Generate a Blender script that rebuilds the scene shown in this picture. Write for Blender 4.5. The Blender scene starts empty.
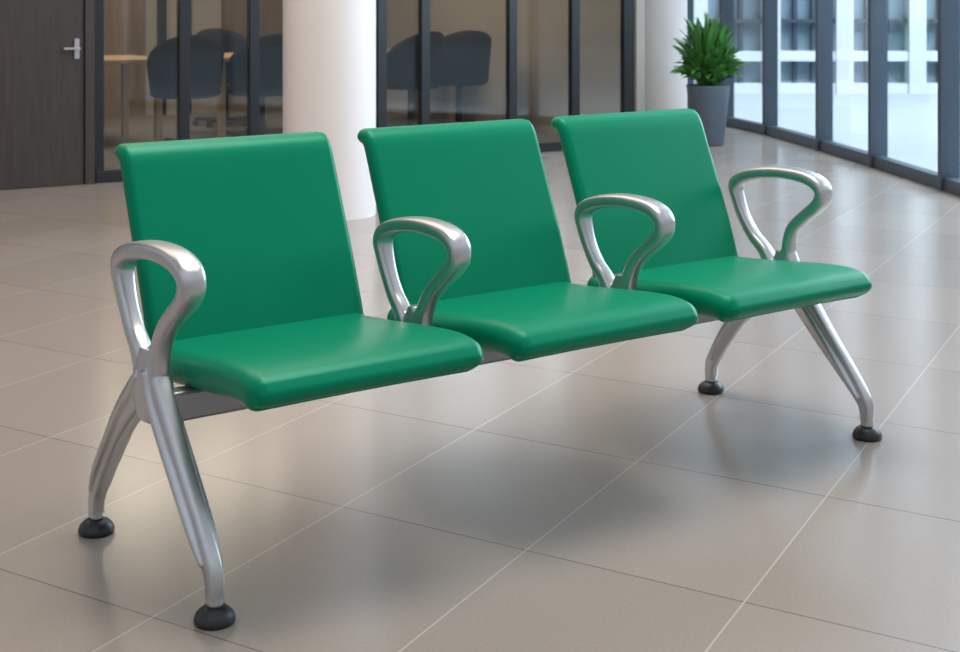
import bpy, bmesh, math, random
from mathutils import Vector, Matrix
random.seed(7)
D=bpy.data
scn=bpy.context.scene
col=scn.collection
try:
    scn.view_settings.view_transform='Standard'
    scn.view_settings.look='None'
except Exception: pass

# ---------------------------------------------------------------- materials
def new_mat(name):
    m=D.materials.new(name); m.use_nodes=True
    nt=m.node_tree; b=nt.nodes['Principled BSDF']
    return m,nt,b
def pmat(name,colr,rough=.5,metal=0,noise=0,scale=30,bump=0,emit=None,es=0,bscale=None,coat=0,spec=.5,stint=None):
    m,nt,b=new_mat(name)
    b.inputs['Base Color'].default_value=(*colr,1)
    b.inputs['Roughness'].default_value=rough
    b.inputs['Metallic'].default_value=metal
    b.inputs['Specular IOR Level'].default_value=spec
    if stint: b.inputs['Specular Tint'].default_value=(*stint,1)
    if coat:
        b.inputs['Coat Weight'].default_value=coat; b.inputs['Coat Roughness'].default_value=.3
    if emit:
        b.inputs['Emission Color'].default_value=(*emit,1); b.inputs['Emission Strength'].default_value=es
    tc=nt.nodes.new('ShaderNodeTexCoord')
    if noise:
        n=nt.nodes.new('ShaderNodeTexNoise'); n.inputs['Scale'].default_value=scale; n.inputs['Detail'].default_value=4
        nt.links.new(tc.outputs['Object'],n.inputs['Vector'])
        r=nt.nodes.new('ShaderNodeMix'); r.data_type='RGBA'
        r.inputs[6].default_value=(*[c*(1-noise) for c in colr],1)
        r.inputs[7].default_value=(*[min(1,c*(1+noise)) for c in colr],1)
        nt.links.new(n.outputs['Fac'],r.inputs[0]); nt.links.new(r.outputs[2],b.inputs['Base Color'])
    if bump:
        n2=nt.nodes.new('ShaderNodeTexNoise'); n2.inputs['Scale'].default_value=bscale or scale; n2.inputs['Detail'].default_value=3
        nt.links.new(tc.outputs['Object'],n2.inputs['Vector'])
        bp=nt.nodes.new('ShaderNodeBump'); bp.inputs['Strength'].default_value=bump; bp.inputs['Distance'].default_value=.001
        nt.links.new(n2.outputs['Fac'],bp.inputs['Height']); nt.links.new(bp.outputs['Normal'],b.inputs['Normal'])
    return m
M_green=pmat('green_vinyl',(.0,.210,.106),.34,0,.04,6,.2,bscale=700,spec=.32,stint=(.25,1,.72))
M_alu=pmat('satin_aluminium',(.56,.56,.57),.33,.9,.05,40,.12,bscale=300)
M_steel=pmat('grey_steel_beam',(.30,.30,.31),.4,.8,.05,30)
M_rubber=pmat('black_rubber',(.02,.022,.025),.42,0,.1,60)
M_black=pmat('black_frame',(.018,.020,.024),.4,.3,.1,10)
M_mull=pmat('dark_mullion',(.06,.08,.105),.4,.3,.1,10)
M_white=pmat('white_plaster_column',(.78,.73,.71),.55,0,.02,5)
M_ceil=pmat('ceiling_white',(.8,.79,.77),.8,0,.02,5)
M_pot=pmat('slate_pot',(.10,.13,.17),.55,0,.15,15)
M_soil=pmat('soil',(.03,.02,.015),.9,0,.3,60)
M_leaf=pmat('leaf_green',(.055,.20,.035),.5,0,.4,9)
M_chair=pmat('chair_fabric',(.022,.023,.026),.85,0,.2,60,spec=.2)
M_beige=pmat('beige_wall',(.38,.345,.30),.8,0,.25,1.0)
M_carpet=pmat('carpet',(.16,.145,.13),.95,0,.2,40)
M_facade=pmat('pale_facade',(.66,.70,.74),.8,0,.05,3)
M_fglass=pmat('facade_glass',(.19,.28,.34),.25,0,.4,1.2)
M_ground=pmat('outdoor_paving',(.48,.53,.58),.7,0,.08,3)
M_lamp=pmat('warm_lamp',(1,.9,.7),.5,emit=(1,.78,.5),es=6)

def wood(name,c1,c2,rough=.45,sc=(3,3,.4)):
    m,nt,b=new_mat(name)
    tc=nt.nodes.new('ShaderNodeTexCoord'); mp=nt.nodes.new('ShaderNodeMapping')
    mp.inputs['Scale'].default_value=sc
    n=nt.nodes.new('ShaderNodeTexNoise'); n.inputs['Scale'].default_value=8; n.inputs['Detail'].default_value=6
    r=nt.nodes.new('ShaderNodeValToRGB'); r.color_ramp.elements[0].color=(*c1,1); r.color_ramp.elements[1].color=(*c2,1)
    r.color_ramp.elements[0].position=.3; r.color_ramp.elements[1].position=.7
    nt.links.new(tc.outputs['Object'],mp.inputs['Vector']); nt.links.new(mp.outputs[0],n.inputs['Vector'])
    nt.links.new(n.outputs['Fac'],r.inputs[0]); nt.links.new(r.outputs[0],b.inputs['Base Color'])
    b.inputs['Roughness'].default_value=rough
    return m
M_door=wood('dark_walnut_door',(.030,.022,.020),(.048,.035,.032),.5,(6,6,.5))
M_oak=wood('oak_table',(.38,.26,.15),(.50,.35,.22))
M_panelwood=wood('wood_panel',(.18,.125,.09),(.25,.18,.13))

def glass(name,tint,gloss=.02,k=.5):
    m=D.materials.new(name); m.use_nodes=True; nt=m.node_tree; nt.nodes.clear()
    o=nt.nodes.new('ShaderNodeOutputMaterial'); mx=nt.nodes.new('ShaderNodeMixShader')
    t=nt.nodes.new('ShaderNodeBsdfTransparent'); t.inputs[0].default_value=(*tint,1)
    g=nt.nodes.new('ShaderNodeBsdfGlossy'); g.inputs['Roughness'].default_value=gloss; g.inputs[0].default_value=(.92,.94,.96,1)
    f=nt.nodes.new('ShaderNodeFresnel'); f.inputs[0].default_value=1.4
    mu=nt.nodes.new('ShaderNodeMath'); mu.operation='MULTIPLY'; mu.inputs[1].default_value=k
    nt.links.new(f.outputs[0],mu.inputs[0]); nt.links.new(mu.outputs[0],mx.inputs[0]); nt.links.new(t.outputs[0],mx.inputs[1]); nt.links.new(g.outputs[0],mx.inputs[2])
    nt.links.new(mx.outputs[0],o.inputs[0]); return m
M_glass=glass('partition_glass',(.76,.77,.75),.05,2.2)
M_cglass=glass('curtain_glass',(.93,.97,.99),.03,.22)

def floor_mat():
    m,nt,b=new_mat('stone_tile_floor')
    N=nt.nodes.new; L=nt.links.new
    geo=N('ShaderNodeNewGeometry')
    def fam(n,off,sp,w0,w1):
        d=N('ShaderNodeVectorMath'); d.operation='DOT_PRODUCT'; d.inputs[1].default_value=(n[0],n[1],0)
        L(geo.outputs['Position'],d.inputs[0])
        a=N('ShaderNodeMath'); a.operation='SUBTRACT'; L(d.outputs['Value'],a.inputs[0]); a.inputs[1].default_value=off
        q=N('ShaderNodeMath'); q.operation='DIVIDE'; L(a.outputs[0],q.inputs[0]); q.inputs[1].default_value=sp
        h=N('ShaderNodeMath'); h.operation='ADD'; L(q.outputs[0],h.inputs[0]); h.inputs[1].default_value=.5
        f=N('ShaderNodeMath'); f.operation='FRACT'; L(h.outputs[0],f.inputs[0])
        s=N('ShaderNodeMath'); s.operation='SUBTRACT'; L(f.outputs[0],s.inputs[0]); s.inputs[1].default_value=.5
        ab=N('ShaderNodeMath'); ab.operation='ABSOLUTE'; L(s.outputs[0],ab.inputs[0])
        mu=N('ShaderNodeMath'); mu.operation='MULTIPLY'; L(ab.outputs[0],mu.inputs[0]); mu.inputs[1].default_value=sp
        mr=N('ShaderNodeMapRange'); L(mu.outputs[0],mr.inputs[0]); mr.inputs[1].default_value=w0; mr.inputs[2].default_value=w1
        mr.inputs[3].default_value=1; mr.inputs[4].default_value=0
        fl=N('ShaderNodeMath'); fl.operation='FLOOR'; L(q.outputs[0],fl.inputs[0])
        return mr.outputs[0],fl.outputs[0]
    m1,c1=fam((.8926,-.451),-.764,.4615,.0008,.0023)
    m2,c2=fam((.5373,.8434),1.866,.628,.0010,.0026)
    cb=N('ShaderNodeCombineXYZ'); L(c1,cb.inputs[0]); L(c2,cb.inputs[1])
    wn=N('ShaderNodeTexWhiteNoise'); L(cb.outputs[0],wn.inputs['Vector'])
    base=N('ShaderNodeMix'); base.data_type='RGBA'; base.inputs[6].default_value=(.320,.273,.238,1); base.inputs[7].default_value=(.352,.301,.263,1)
    L(wn.outputs['Value'],base.inputs[0])
    ns=N('ShaderNodeTexNoise'); ns.inputs['Scale'].default_value=130; ns.inputs['Detail'].default_value=5; ns.inputs['Roughness'].default_value=.7
    L(geo.outputs['Position'],ns.inputs['Vector'])
    mr=N('ShaderNodeMapRange'); L(ns.outputs['Fac'],mr.inputs[0]); mr.inputs[1].default_value=.2; mr.inputs[2].default_value=.8; mr.inputs[3].default_value=.90; mr.inputs[4].default_value=1.10
    mul=N('ShaderNodeVectorMath'); mul.operation='SCALE'; L(base.outputs[2],mul.inputs[0]); L(mr.outputs[0],mul.inputs['Scale'])
    x1=N('ShaderNodeMix'); x1.data_type='RGBA'; L(m2,x1.inputs[0]); L(mul.outputs[0],x1.inputs[6]); x1.inputs[7].default_value=(.15,.125,.11,1)
    x2=N('ShaderNodeMix'); x2.data_type='RGBA'; L(m1,x2.inputs[0]); L(x1.outputs[2],x2.inputs[6]); x2.inputs[7].default_value=(.50,.46,.42,1)
    L(x2.outputs[2],b.inputs['Base Color'])
    b.inputs['Roughness'].default_value=.19
    b.inputs['Specular IOR Level'].default_value=.7
    return m
M_floor=floor_mat()

# ---------------------------------------------------------------- helpers
def obj_from_bm(name,bm,mat,parent=None,smooth=False):
    me=D.meshes.new(name); bmesh.ops.recalc_face_normals(bm,faces=bm.faces)
    bm.to_mesh(me); bm.free()
    if mat: me.materials.append(mat)
    if smooth:
        for p in me.polygons: p.use_smooth=True
    o=D.objects.new(name,me); col.objects.link(o)
    if parent: o.parent=parent
    return o
def empty(name,loc=(0,0,0),rot=0):
    e=D.objects.new(name,None); e.location=loc; e.rotation_euler=(0,0,rot); e.empty_display_size=.2
    col.objects.link(e); return e
def add_box(bm,x0,x1,y0,y1,z0,z1,M=None,bev=0):
    b2=bmesh.new()
    bmesh.ops.create_cube(b2,size=1)
    for v in b2.verts:
        v.co=Vector(((x0+x1)/2+v.co.x*(x1-x0),(y0+y1)/2+v.co.y*(y1-y0),(z0+z1)/2+v.co.z*(z1-z0)))
    if bev: bmesh.ops.bevel(b2,geom=b2.edges[:],offset=bev,segments=2,affect='EDGES',profile=.5)
    if M is not None: b2.transform(M)
    t=D.meshes.new('t'); b2.to_mesh(t); b2.free(); bm.from_mesh(t); D.meshes.remove(t)
def box(name,x0,x1,y0,y1,z0,z1,mat,parent=None,bev=0,M=None):
    bm=bmesh.new(); add_box(bm,x0,x1,y0,y1,z0,z1,M,bev)
    return obj_from_bm(name,bm,mat,parent)
def lathe(bm,prof,cx=0,cy=0,seg=40):
    rings=[]
    for r,z in prof:
        if r<1e-6: rings.append([bm.verts.new((cx,cy,z))])
        else: rings.append([bm.verts.new((cx+r*math.cos(2*math.pi*i/seg),cy+r*math.sin(2*math.pi*i/seg),z)) for i in range(seg)])
    for a,b in zip(rings,rings[1:]):
        for i in range(seg):
            j=(i+1)%seg
            if len(a)==1 and len(b)>1: bm.faces.new((a[0],b[i],b[j]))
            elif len(b)==1 and len(a)>1: bm.faces.new((a[i],a[j],b[0]))
            elif len(a)>1: bm.faces.new((a[i],a[j],b[j],b[i]))
def catmull(pts,n=8):
    P=[Vector(p) for p in pts]; P=[2*P[0]-P[1]]+P+[2*P[-1]-P[-2]]
    out=[]
    for i in range(1,len(P)-2):
        p0,p1,p2,p3=P[i-1:i+3]
        for k in range(n):
            t=k/n
            out.append(.5*((2*p1)+(-p0+p2)*t+(2*p0-5*p1+4*p2-p3)*t*t+(-p0+3*p1-3*p2+p3)*t**3))
    out.append(P[-2]); return out
def sweep(bm,pts,x,seg=20,n=8,pw=2.6):
    C=catmull([Vector(p) for p in pts],n)
    rings=[]
    for i,c in enumerate(C):
        a=C[max(i-1,0)]; b=C[min(i+1,len(C)-1)]
        d=Vector((b[0]-a[0],b[1]-a[1])); d.normalize(); nn=(-d.y,d.x)
        r=[]
        for k in range(seg):
            th=2*math.pi*k/seg; cs,sn=math.cos(th),math.sin(th)
            ca=math.copysign(abs(cs)**(2/pw),cs); sa=math.copysign(abs(sn)**(2/pw),sn)
            r.append(bm.verts.new((x+sa*c[3],c[0]+nn[0]*ca*c[2],c[1]+nn[1]*ca*c[2])))
        rings.append(r)
    for a,b in zip(rings,rings[1:]):
        for k in range(seg):
            j=(k+1)%seg; bm.faces.new((a[k],a[j],b[j],b[k]))
    bm.faces.new(rings[0]); bm.faces.new(rings[-1])

def slab(name,path,width,thick,R,er,mat,parent,x,crown=.004,R0=None,topcrown=0):
    C=catmull([Vector(p) for p in path],12)
    cum=[0]
    for a,b in zip(C,C[1:]): cum.append(cum[-1]+(b-a).length)
    Lt=cum[-1]; W=width
    bm=bmesh.new()
    R0=R if R0 is None else R0
    vs=[]
    for cx,cy,rr,a0 in ((Lt-R,W/2-R,R,0),(R0,W/2-R0,R0,90),(R0,-W/2+R0,R0,180),(Lt-R,-W/2+R,R,270)):
        for k in range(9):
            th=math.radians(a0+90*k/8); vs.append(bm.verts.new((cx+rr*math.cos(th),cy+rr*math.sin(th),-thick/2)))
    f=bm.faces.new(vs)
    ext=bmesh.ops.extrude_face_region(bm,geom=[f])
    for v in ext['geom']:
        if isinstance(v,bmesh.types.BMVert): v.co.z+=thick
    bm.edges.ensure_lookup_table()
    he=[e for e in bm.edges if abs(e.verts[0].co.z-e.verts[1].co.z)<1e-6]
    bmesh.ops.bevel(bm,geom=he,offset=er,segments=7,affect='EDGES',profile=.5,clamp_overlap=True)
    nc=int(Lt/.010)
    for i in range(1,nc):
        bmesh.ops.bisect_plane(bm,geom=bm.verts[:]+bm.edges[:]+bm.faces[:],plane_co=(Lt*i/nc,0,0),plane_no=(1,0,0),dist=1e-5)
    for i in range(1,16):
        bmesh.ops.bisect_plane(bm,geom=bm.verts[:]+bm.edges[:]+bm.faces[:],plane_co=(0,-W/2+W*i/16,0),plane_no=(0,1,0),dist=1e-5)
    for v in bm.verts:
        a=min(max(v.co.x,0),Lt); w=v.co.y; h=v.co.z
        i=0
        while i<len(cum)-2 and cum[i+1]<a: i+=1
        u=(a-cum[i])/(cum[i+1]-cum[i]); p=C[i].lerp(C[i+1],u)
        d0=(C[min(i+1,len(C)-1)]-C[max(i-1,0)]).normalized(); d1=(C[min(i+2,len(C)-1)]-C[i]).normalized()
        d=d0.lerp(d1,u).normalized(); nn=Vector((-d.y,d.x))
        h+=crown*(1-(2*w/W)**2)*(1 if h>0 else 0)
        q=p+nn*h
        v.co=Vector((x+w,q.x,q.y))
    o=obj_from_bm(name,bm,mat,parent,True)
    wn=o.modifiers.new('wn','WEIGHTED_NORMAL'); wn.keep_sharp=False
    return o

# ---------------------------------------------------------------- BENCH
ang=math.atan2(.5993,.8007)
bench=empty('waiting_area_bench',(.094,3.321,0),ang)
for i,(sx,bx) in enumerate(((-.601,-.596),(-.007,.007),(.593,.601))):
    pan=[(-.322,.380),(-.312,.392),(-.285,.401),(-.24,.4035),(-.16,.399),(-.05,.388),(.06,.379),(.175,.374)]
    slab('seat_pad_%d'%(i+1),pan[::-1],.520,.068,.032,.032,M_green,bench,sx,crown=-.003,R0=.034)
    back=[(.128,.375),(.150,.440),(.179,.52),(.211,.60),(.243,.68),(.264,.733),(.276,.760),(.290,.776),(.305,.776),(.315,.763)]
    slab('backrest_%d'%(i+1),back,.508,.039,.019,.0185,M_green,bench,bx,crown=.0,R0=.019)
    bm=bmesh.new()
    add_box(bm,sx-.16,sx-.12,-.10,.16,.335,.352,None,.004)
    add_box(bm,sx+.12,sx+.16,-.10,.16,.335,.352,None,.004)
    obj_from_bm('seat_bracket_%d'%(i+1),bm,M_steel,bench)
    for j,dx in enumerate((-.14,.14)):
        bm=bmesh.new()
        sweep(bm,[(.09,.340,.010,.018),(.165,.352,.010,.018),(.198,.43,.009,.018),(.224,.52,.008,.018),(.253,.60,.007,.018),(.277,.66,.006,.018)],sx+dx,16,6)
        obj_from_bm('back_support_%d_%d'%(i+1,j+1),bm,M_steel,bench,True)
box('beam',-.90,.885,-.075,-.03,.303,.360,M_steel,bench,.006)

armp=[(-.022,.345,.020,.017),(-.036,.40,.016,.016),(-.055,.440,.0135,.015),(-.085,.478,.013,.015),(-.125,.508,.013,.016),(-.163,.532,.0135,.018),
 (-.187,.556,.014,.020),(-.189,.582,.014,.021),(-.166,.601,.014,.022),(-.12,.612,.0135,.022),(-.05,.615,.013,.022),(.02,.609,.013,.022),
 (.078,.597,.013,.021),(.113,.582,.013,.020),(.127,.560,.013,.019),(.119,.530,.012,.017),(.097,.49,.012,.015),(.068,.45,.0125,.015),(.035,.415,.014,.016),(.005,.35,.02,.017)]
def arm_pts(sc=1,sh=0,c=-.032,zs=0,thick=1):
    out=[]
    for t,z,a,b in armp:
        w=min(1,max(0,(z-.40)/.12))
        tt=t+(w*((t-c)*(sc-1)))+sh*min(1,.4+w)
        out.append((tt,z+zs*w,a*thick,b*(thick*.5+.6)))
    return out
def finish_cast(o,vox=.0030,it=2):
    r=o.modifiers.new('remesh','REMESH'); r.mode='VOXEL'; r.voxel_size=vox; r.use_smooth_shade=True
    s=o.modifiers.new('smooth','SMOOTH'); s.iterations=it; s.factor=.5
def end_frame(name,x,sc,sh,zs=0,hub_t=0,thick=1):
    bm=bmesh.new()
    sweep(bm,arm_pts(sc,sh,zs=zs,thick=thick),x,24,8,3.2)
    sweep(bm,[(-.004,.435,.028,.018),(-.006,.40,.042,.023),(-.006,.37,.048,.026),(-.004,.33,.050,.026),(0,.300,.032,.023)],x,24,6,3)
    sweep(bm,[(-.012,.385,.034,.020),(-.040,.345,.037,.022),(-.085,.290,.034,.021),(-.145,.222,.029,.019),(-.205,.158,.025,.017),(-.250,.108,.020,.0165),(-.267,.078,.0175,.0155),(-.270,.040,.0145,.0145)],x,24,6,3.6)
    sweep(bm,[(.006,.375,.034,.020),(.045,.340,.035,.022),(.105,.290,.031,.021),(.165,.228,.026,.019),(.217,.160,.022,.017),(.252,.105,.019,.0165),(.267,.075,.017,.0155),(.270,.040,.0145,.0145)],x,24,6,3.6)
    for sg in (-1,1):
        sweep(bm,[(-.020,.395,.012,.012),(-.040,.350,.012,.012),(-.090,.287,.012,.012),(-.205,.157,.009,.010),(-.255,.098,.005,.004)],x+sg*.0195,12,6,2)
        sweep(bm,[(.010,.385,.012,.012),(.045,.345,.012,.012),(.108,.287,.011,.012),(.217,.158,.008,.010),(.256,.095,.005,.004)],x+sg*.0195,12,6,2)
    o=obj_from_bm(name,bm,M_alu,bench,True); finish_cast(o,.0028,3)
    return o
end_frame('end_frame_1',-.905,.98,.011,.009,thick=1.34)
end_frame('end_frame_2',.895,.96,.054,.026,thick=1.24)
for i,(x,sc,sh) in enumerate(((-.300,.91,.004),(.303,.91,.020))):
    bm=bmesh.new(); sweep(bm,arm_pts(sc,sh,thick=1.24,zs=.003),x,24,8,3.2)
    sweep(bm,[(-.01,.44,.014,.014),(-.01,.40,.032,.018),(-.02,.345,.036,.020),(-.03,.30,.036,.022)],x,20,6)
    o=obj_from_bm('armrest_%d'%(i+1),bm,M_alu,bench,True); finish_cast(o)
n=1
for x in (-.905,.895):
    for t in (-.27,.27):
        bm=bmesh.new()
        lathe(bm,[(0,0),(.034,0),(.0365,.004),(.0365,.010),(.033,.018),(.026,.025),(.018,.030),(0,.031)],x,t)
        obj_from_bm('foot_pad_%d'%n,bm,M_rubber,bench,True)
        bm=bmesh.new()
        lathe(bm,[(0,.027),(.012,.027),(.012,.034),(.0165,.035),(.0165,.046),(0,.046)],x,t,24)
        obj_from_bm('foot_stem_%d'%n,bm,M_alu,bench); n+=1

# ---------------------------------------------------------------- ROOM SHELL
W0=Vector((-2.78,8.4,0)); th=math.atan2(.543,.84)
MW=Matrix.Translation(W0)@Matrix.Rotation(th,4,'Z')
nodes=[(2.80,4.0),(2.81,5.1),(2.80,6.2),(2.77,7.3),(2.71,8.38),(2.62,9.55),(2.52,10.62),(2.37,11.85),(2.17,12.75),(1.95,13.65),(1.60,14.6)]
bm=bmesh.new()
pts=[(-6,-3),(2.80,-3)]+nodes+[(-6,14.6)]
f=bm.faces.new([bm.verts.new((x,y,0)) for x,y in pts])
r=bmesh.ops.extrude_face_region(bm,geom=[f])
for v in r['geom']:
    if isinstance(v,bmesh.types.BMVert): v.co.z-=.1
obj_from_bm('floor',bm,M_floor)
box('ground_outside',-8,26,-6,34,-.25,-.12,M_ground)

HW=2.6
def wbox(name,a0,a1,b0,b1,z0,z1,mat,parent=None,bev=0):
    return box(name,a0,a1,b0,b1,z0,z1,mat,parent,bev,MW)
door=empty('door_1')
wbox('door_leaf',-1.2,.485,-.02,.03,.005,2.2,M_door,door)
wbox('door_jamb',.49,.545,-.035,.06,0,2.25,M_door,door)
bm=bmesh.new()
add_box(bm,.425,.455,-.030,-.02,.75,.87,MW,.003)
add_box(bm,.43,.45,-.06,-.03,.805,.820,MW,.003)
add_box(bm,.35,.45,-.072,-.058,.805,.819,MW,.004)
obj_from_bm('door_handle',bm,M_alu,door)
wbox('wall_left',-3.2,-1.2,-.05,.08,0,HW+.6,M_door)
wbox('wall_header',-1.2,4.72,-.04,.06,2.25,HW+.6,M_beige)
mull=[(.58,.030),(1.12,.034),(1.59,.034),(2.52,.035),(2.86,.034),(3.585,.034),(4.14,.036),(4.64,.05)]
bm=bmesh.new()
for a,h in mull: add_box(bm,a-h,a+h,-.015,.035,0,2.25,MW,.003)
add_box(bm,.56,4.68,-.02,.04,0,.07,MW,.003)
obj_from_bm('trim_1',bm,M_black)
for i in range(len(mull)-1):
    wbox('window_%d'%(i+1),mull[i][0]+mull[i][1],mull[i+1][0]-mull[i+1][1],.005,.015,.07,2.25,M_glass)
wbox('floor_meeting_room',-1.2,4.7,.07,4.6,.001,.012,M_carpet)
wbox('wall_back',-3.2,4.8,4.6,4.7,0,3.2,M_beige)
wbox('wall_right',4.72,4.80,.0,4.6,0,3.2,M_beige)
wbox('wall_meeting_left',-1.3,-1.2,.08,4.6,0,3.2,M_beige)
bm=bmesh.new()
for a in (.6,1.9,3.3): add_box(bm,a,a+.62,4.55,4.6,.012,2.6,MW)
obj_from_bm('trim_2',bm,M_panelwood)
bm=bmesh.new()
for a in (.2,1.35,2.65,2.9,4.05,4.4): add_box(bm,a,a+.07,4.54,4.6,.012,2.6,MW)
obj_from_bm('trim_4',bm,M_black)
wbox('ceiling_meeting_room',-1.3,4.8,.06,4.7,2.9,2.95,M_ceil)

def table(a,b,w,d,h=.66,rot=0):
    T=MW@Matrix.Translation((a,b,0))@Matrix.Rotation(rot,4,'Z')
    e=empty('conference_table')
    bm=bmesh.new(); add_box(bm,-w/2,w/2,-d/2,d/2,h-.035,h,T,.005); obj_from_bm('table_top',bm,M_oak,e)
    bm=bmesh.new()
    for sx in (-1,1):
        for sy in (-1,1): add_box(bm,sx*(w/2-.08)-.025,sx*(w/2-.08)+.025,sy*(d/2-.08)-.025,sy*(d/2-.08)+.025,.012,h-.035,T)
    obj_from_bm('table_legs',bm,M_oak,e)
table(1.25,2.3,1.0,.9); table(2.75,2.3,1.3,.9); table(4.0,2.5,1.0,.8)
def office_chair(a,b,rot,s=1):
    T=MW@Matrix.Translation((a,b,.012))@Matrix.Rotation(rot,4,'Z')@Matrix.Scale(s,4)
    e=empty('office_chair')
    bm=bmesh.new()
    nu,nv=16,8; g=[]
    for side in (0,1):
        G=[]
        for i in range(nu+1):
            an=math.radians(-100+200*i/nu); row=[]
            top=.84-.22*(abs(an)/math.radians(100))**2
            for j in range(nv+1):
                z=.40+(top-.40)*j/nv; rr=.25+.03*j/nv-.035*side
                row.append(bm.verts.new((rr*math.sin(an),rr*math.cos(an)*.9,z)))
            G.append(row)
        g.append(G)
    for G in g:
        for i in range(nu):
            for j in range(nv): bm.faces.new((G[i][j],G[i+1][j],G[i+1][j+1],G[i][j+1]))
    A,B=g
    for i in range(nu):
        bm.faces.new((A[i][nv],A[i+1][nv],B[i+1][nv],B[i][nv])); bm.faces.new((A[i][0],A[i+1][0],B[i+1][0],B[i][0]))
    for j in range(nv):
        bm.faces.new((A[0][j],A[0][j+1],B[0][j+1],B[0][j])); bm.faces.new((A[nu][j],A[nu][j+1],B[nu][j+1],B[nu][j]))
    bm.transform(T); obj_from_bm('chair_shell',bm,M_chair,e,True)
    bm=bmesh.new(); lathe(bm,[(0,.38),(.22,.38),(.25,.40),(.25,.44),(.22,.46),(0,.465)],0,-.02,28); bm.transform(T)
    obj_from_bm('chair_cushion',bm,M_chair,e,True)
    bm=bmesh.new(); lathe(bm,[(0,.06),(.03,.06),(.025,.38),(0,.38)],0,0,14)
    for k in range(5):
        add_box(bm,0,.27,-.02,.02,.04,.07,Matrix.Rotation(k*2*math.pi/5,4,'Z'),.004)
        add_box(bm,.24,.28,-.02,.02,0,.04,Matrix.Rotation(k*2*math.pi/5,4,'Z'),.004)
    bm.transform(T); obj_from_bm('chair_base',bm,M_black,e)
for a,b,r in ((1.70,1.45,3.0),(2.30,1.45,3.3),(1.35,3.2,.1),(2.75,3.2,0),(3.0,1.5,2.9),(3.62,1.5,3.4),(4.2,1.7,3.0),(.75,1.5,2.8)):
    office_chair(a,b,r)
for a in (1.3,3.0):
    bm=bmesh.new(); T=MW@Matrix.Translation((a,2.3,0))
    lathe(bm,[(0,1.75),(.16,1.75),(.17,1.80),(.10,1.92),(.012,1.95),(.006,2.9),(0,2.9)],0,0,24); bm.transform(T)
    obj_from_bm('pendant_lamp',bm,M_lamp,None,True)

def column(x,y,r):
    bm=bmesh.new()
    lathe(bm,[(0,0),(r,0),(r,3.995),(0,3.995)],x,y,96)
    o=obj_from_bm('column',bm,M_white,None,True)
    wn=o.modifiers.new('wn','WEIGHTED_NORMAL')
column((329.5-480)/1450*7.45,7.45,.238)
column(1.477,11.9,.222)
box('ceiling',-6,3.2,1.0,14.6,4.0,4.1,M_ceil)

bmf=bmesh.new()
for i,(a,b) in enumerate(zip(nodes,nodes[1:])):
    A=Vector((*a,0)); B=Vector((*b,0)); d=B-A; L=d.length; an=math.atan2(d.y,d.x)
    T=Matrix.Translation(A)@Matrix.Rotation(an,4,'Z')
    box('window_%d'%(20+i),.03,L-.03,-.006,.006,.085,4.0,M_cglass,None,0,T)
    add_box(bmf,0,L,-.04,.04,0.0,.075,T,.004)
    add_box(bmf,0,L,-.04,.04,2.5,2.58,T,.004)
    add_box(bmf,-.022,.022,-.060,.060,0,3.99,T,.004)
obj_from_bm('trim_3',bmf,M_mull)

fac=empty('office_building')
bm=bmesh.new(); bg=bmesh.new(); bk=bmesh.new()
Yf=19.0
add_box(bg,-2,18,Yf+.15,Yf+.25,-.12,9)
for k in range(22):
    x=-2+k*.95
    add_box(bm,x,x+.22,Yf-.1,Yf+.2,-.12,9)
    for q in (.42,.66): add_box(bk,x+q,x+q+.05,Yf+.05,Yf+.2,-.12,9)
for z in (-.12,.30,3.2,6.2): add_box(bm,-2,18,Yf-.06,Yf+.2,z,z+.13)
for z in (.80,): add_box(bk,-2,18,Yf-.02,Yf+.2,z,z+.05)
obj_from_bm('facade_piers',bm,M_facade,fac); obj_from_bm('facade_glazing',bg,M_fglass,fac); obj_from_bm('facade_mullions',bk,M_mull,fac)

pl=empty('potted_plant',(1.73,11.0,0))
bm=bmesh.new(); lathe(bm,[(0,0),(.110,0),(.120,.01),(.162,.44),(.167,.455),(.155,.455),(.150,.43),(0,.43)],0,0,48)
obj_from_bm('pot',bm,M_pot,pl,True)
bm=bmesh.new(); lathe(bm,[(0,.428),(.147,.431),(0,.44)],0,0,24); obj_from_bm('soil',bm,M_soil,pl)
bm=bmesh.new()
for k in range(620):
    az=random.uniform(0,2*math.pi); el=random.uniform(.55,1.5); Ls=random.uniform(.22,.68)
    base=Vector((random.uniform(-.08,.08),random.uniform(-.08,.08),.43))
    hd=Vector((math.cos(az),math.sin(az),0)); side=Vector((-hd.y,hd.x,0)); p=base.copy(); e=el; prev=None
    tw=random.uniform(-.8,.8)
    sd=(side*math.cos(tw)+Vector((0,0,1))*math.sin(tw))
    for j in range(9):
        u=j/8; w=.022*math.sin(math.pi*min(1,max(0,(u-.3)/.7)))**.8 +.0012 if u>.3 else .0015
        l=bm.verts.new(p-sd*w+Vector((0,0,w*.3))); m_=bm.verts.new(p); r_=bm.verts.new(p+sd*w+Vector((0,0,w*.3)))
        if prev: bm.faces.new((prev[0],prev[1],m_,l)); bm.faces.new((prev[1],prev[2],r_,m_))
        prev=(l,m_,r_)
        p=p+(hd*math.cos(e)*.43+Vector((0,0,math.sin(e))))*Ls/8; e-=.11
obj_from_bm('foliage',bm,M_leaf,pl,True)

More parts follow.
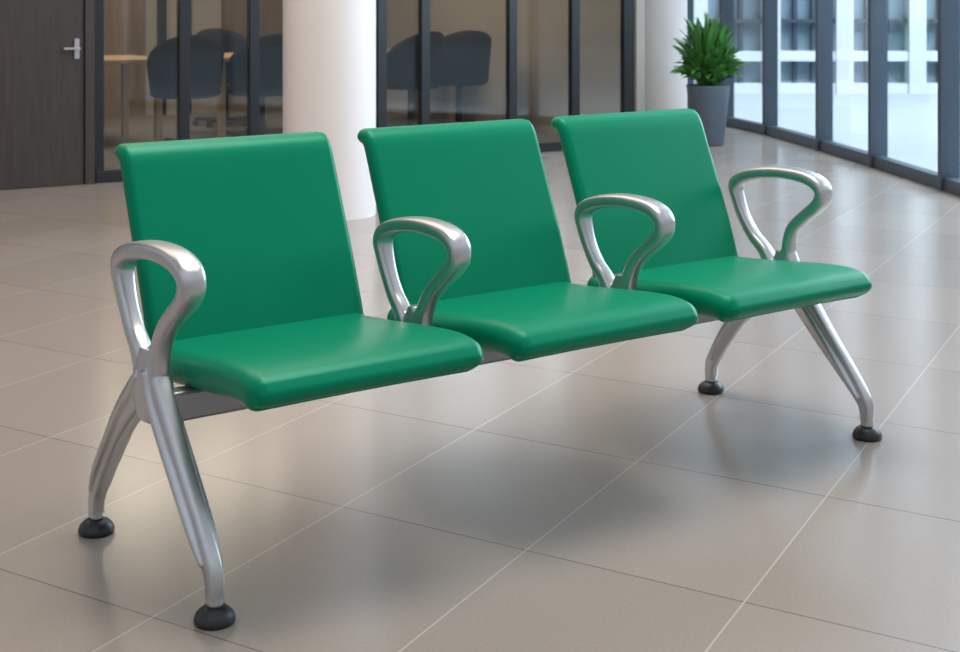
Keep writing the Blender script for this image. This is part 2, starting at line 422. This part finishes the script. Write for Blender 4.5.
# ---------------------------------------------------------------- LIGHTS
w=D.worlds.new('World'); scn.world=w; w.use_nodes=True; nt=w.node_tree
bg_=nt.nodes['Background']; tc=nt.nodes.new('ShaderNodeTexCoord'); sp=nt.nodes.new('ShaderNodeSeparateXYZ')
rp=nt.nodes.new('ShaderNodeValToRGB'); mr=nt.nodes.new('ShaderNodeMapRange'); mr.inputs[1].default_value=-.3; mr.inputs[2].default_value=1
nt.links.new(tc.outputs['Generated'],sp.inputs[0]); nt.links.new(sp.outputs[2],mr.inputs[0]); nt.links.new(mr.outputs[0],rp.inputs[0])
rp.color_ramp.elements[0].color=(.20,.18,.17,1); rp.color_ramp.elements[1].color=(.80,.89,1,1)
nt.links.new(rp.outputs[0],bg_.inputs[0]); bg_.inputs[1].default_value=1.0
def area(name,loc,tgt,size,energy,colr,sy=None):
    l=D.lights.new(name,'AREA'); l.energy=energy; l.color=colr; l.size=size
    if sy: l.shape='RECTANGLE'; l.size_y=sy
    o=D.objects.new(name,l); o.location=loc; col.objects.link(o)
    o.rotation_euler=(Vector(tgt)-Vector(loc)).to_track_quat('-Z','Y').to_euler(); return o
area('ceiling_light',(0.2,3.8,3.9),(0.2,3.8,0),2.0,125,(1,.93,.85))
area('ceiling_light_far',(-2.0,6.5,3.9),(-2.0,6.5,0),3.5,75,(1,.80,.64))
area('daylight_window',(4.6,7.5,2.6),(0,5,0.3),4.5,400,(.78,.89,1),2.6)
area('outdoor_daylight',(7,13,8),(5,19,1),6,1900,(.86,.94,1))
lp=MW@Vector((2.0,2.0,2.8)); area('meeting_room_light',lp,(lp.x,lp.y,0),2.5,125,(1,.87,.72))

# ---------------------------------------------------------------- CAMERA
cam=D.cameras.new('camera'); co=D.objects.new('camera',cam); col.objects.link(co)
cam.sensor_width=36; cam.lens=1450/960*36; cam.shift_y=-326/960
co.location=(0,0,1.1); co.rotation_euler=(math.pi/2,0,0)
cam.dof.use_dof=True; cam.dof.focus_distance=3.1; cam.dof.aperture_fstop=9
scn.camera=co
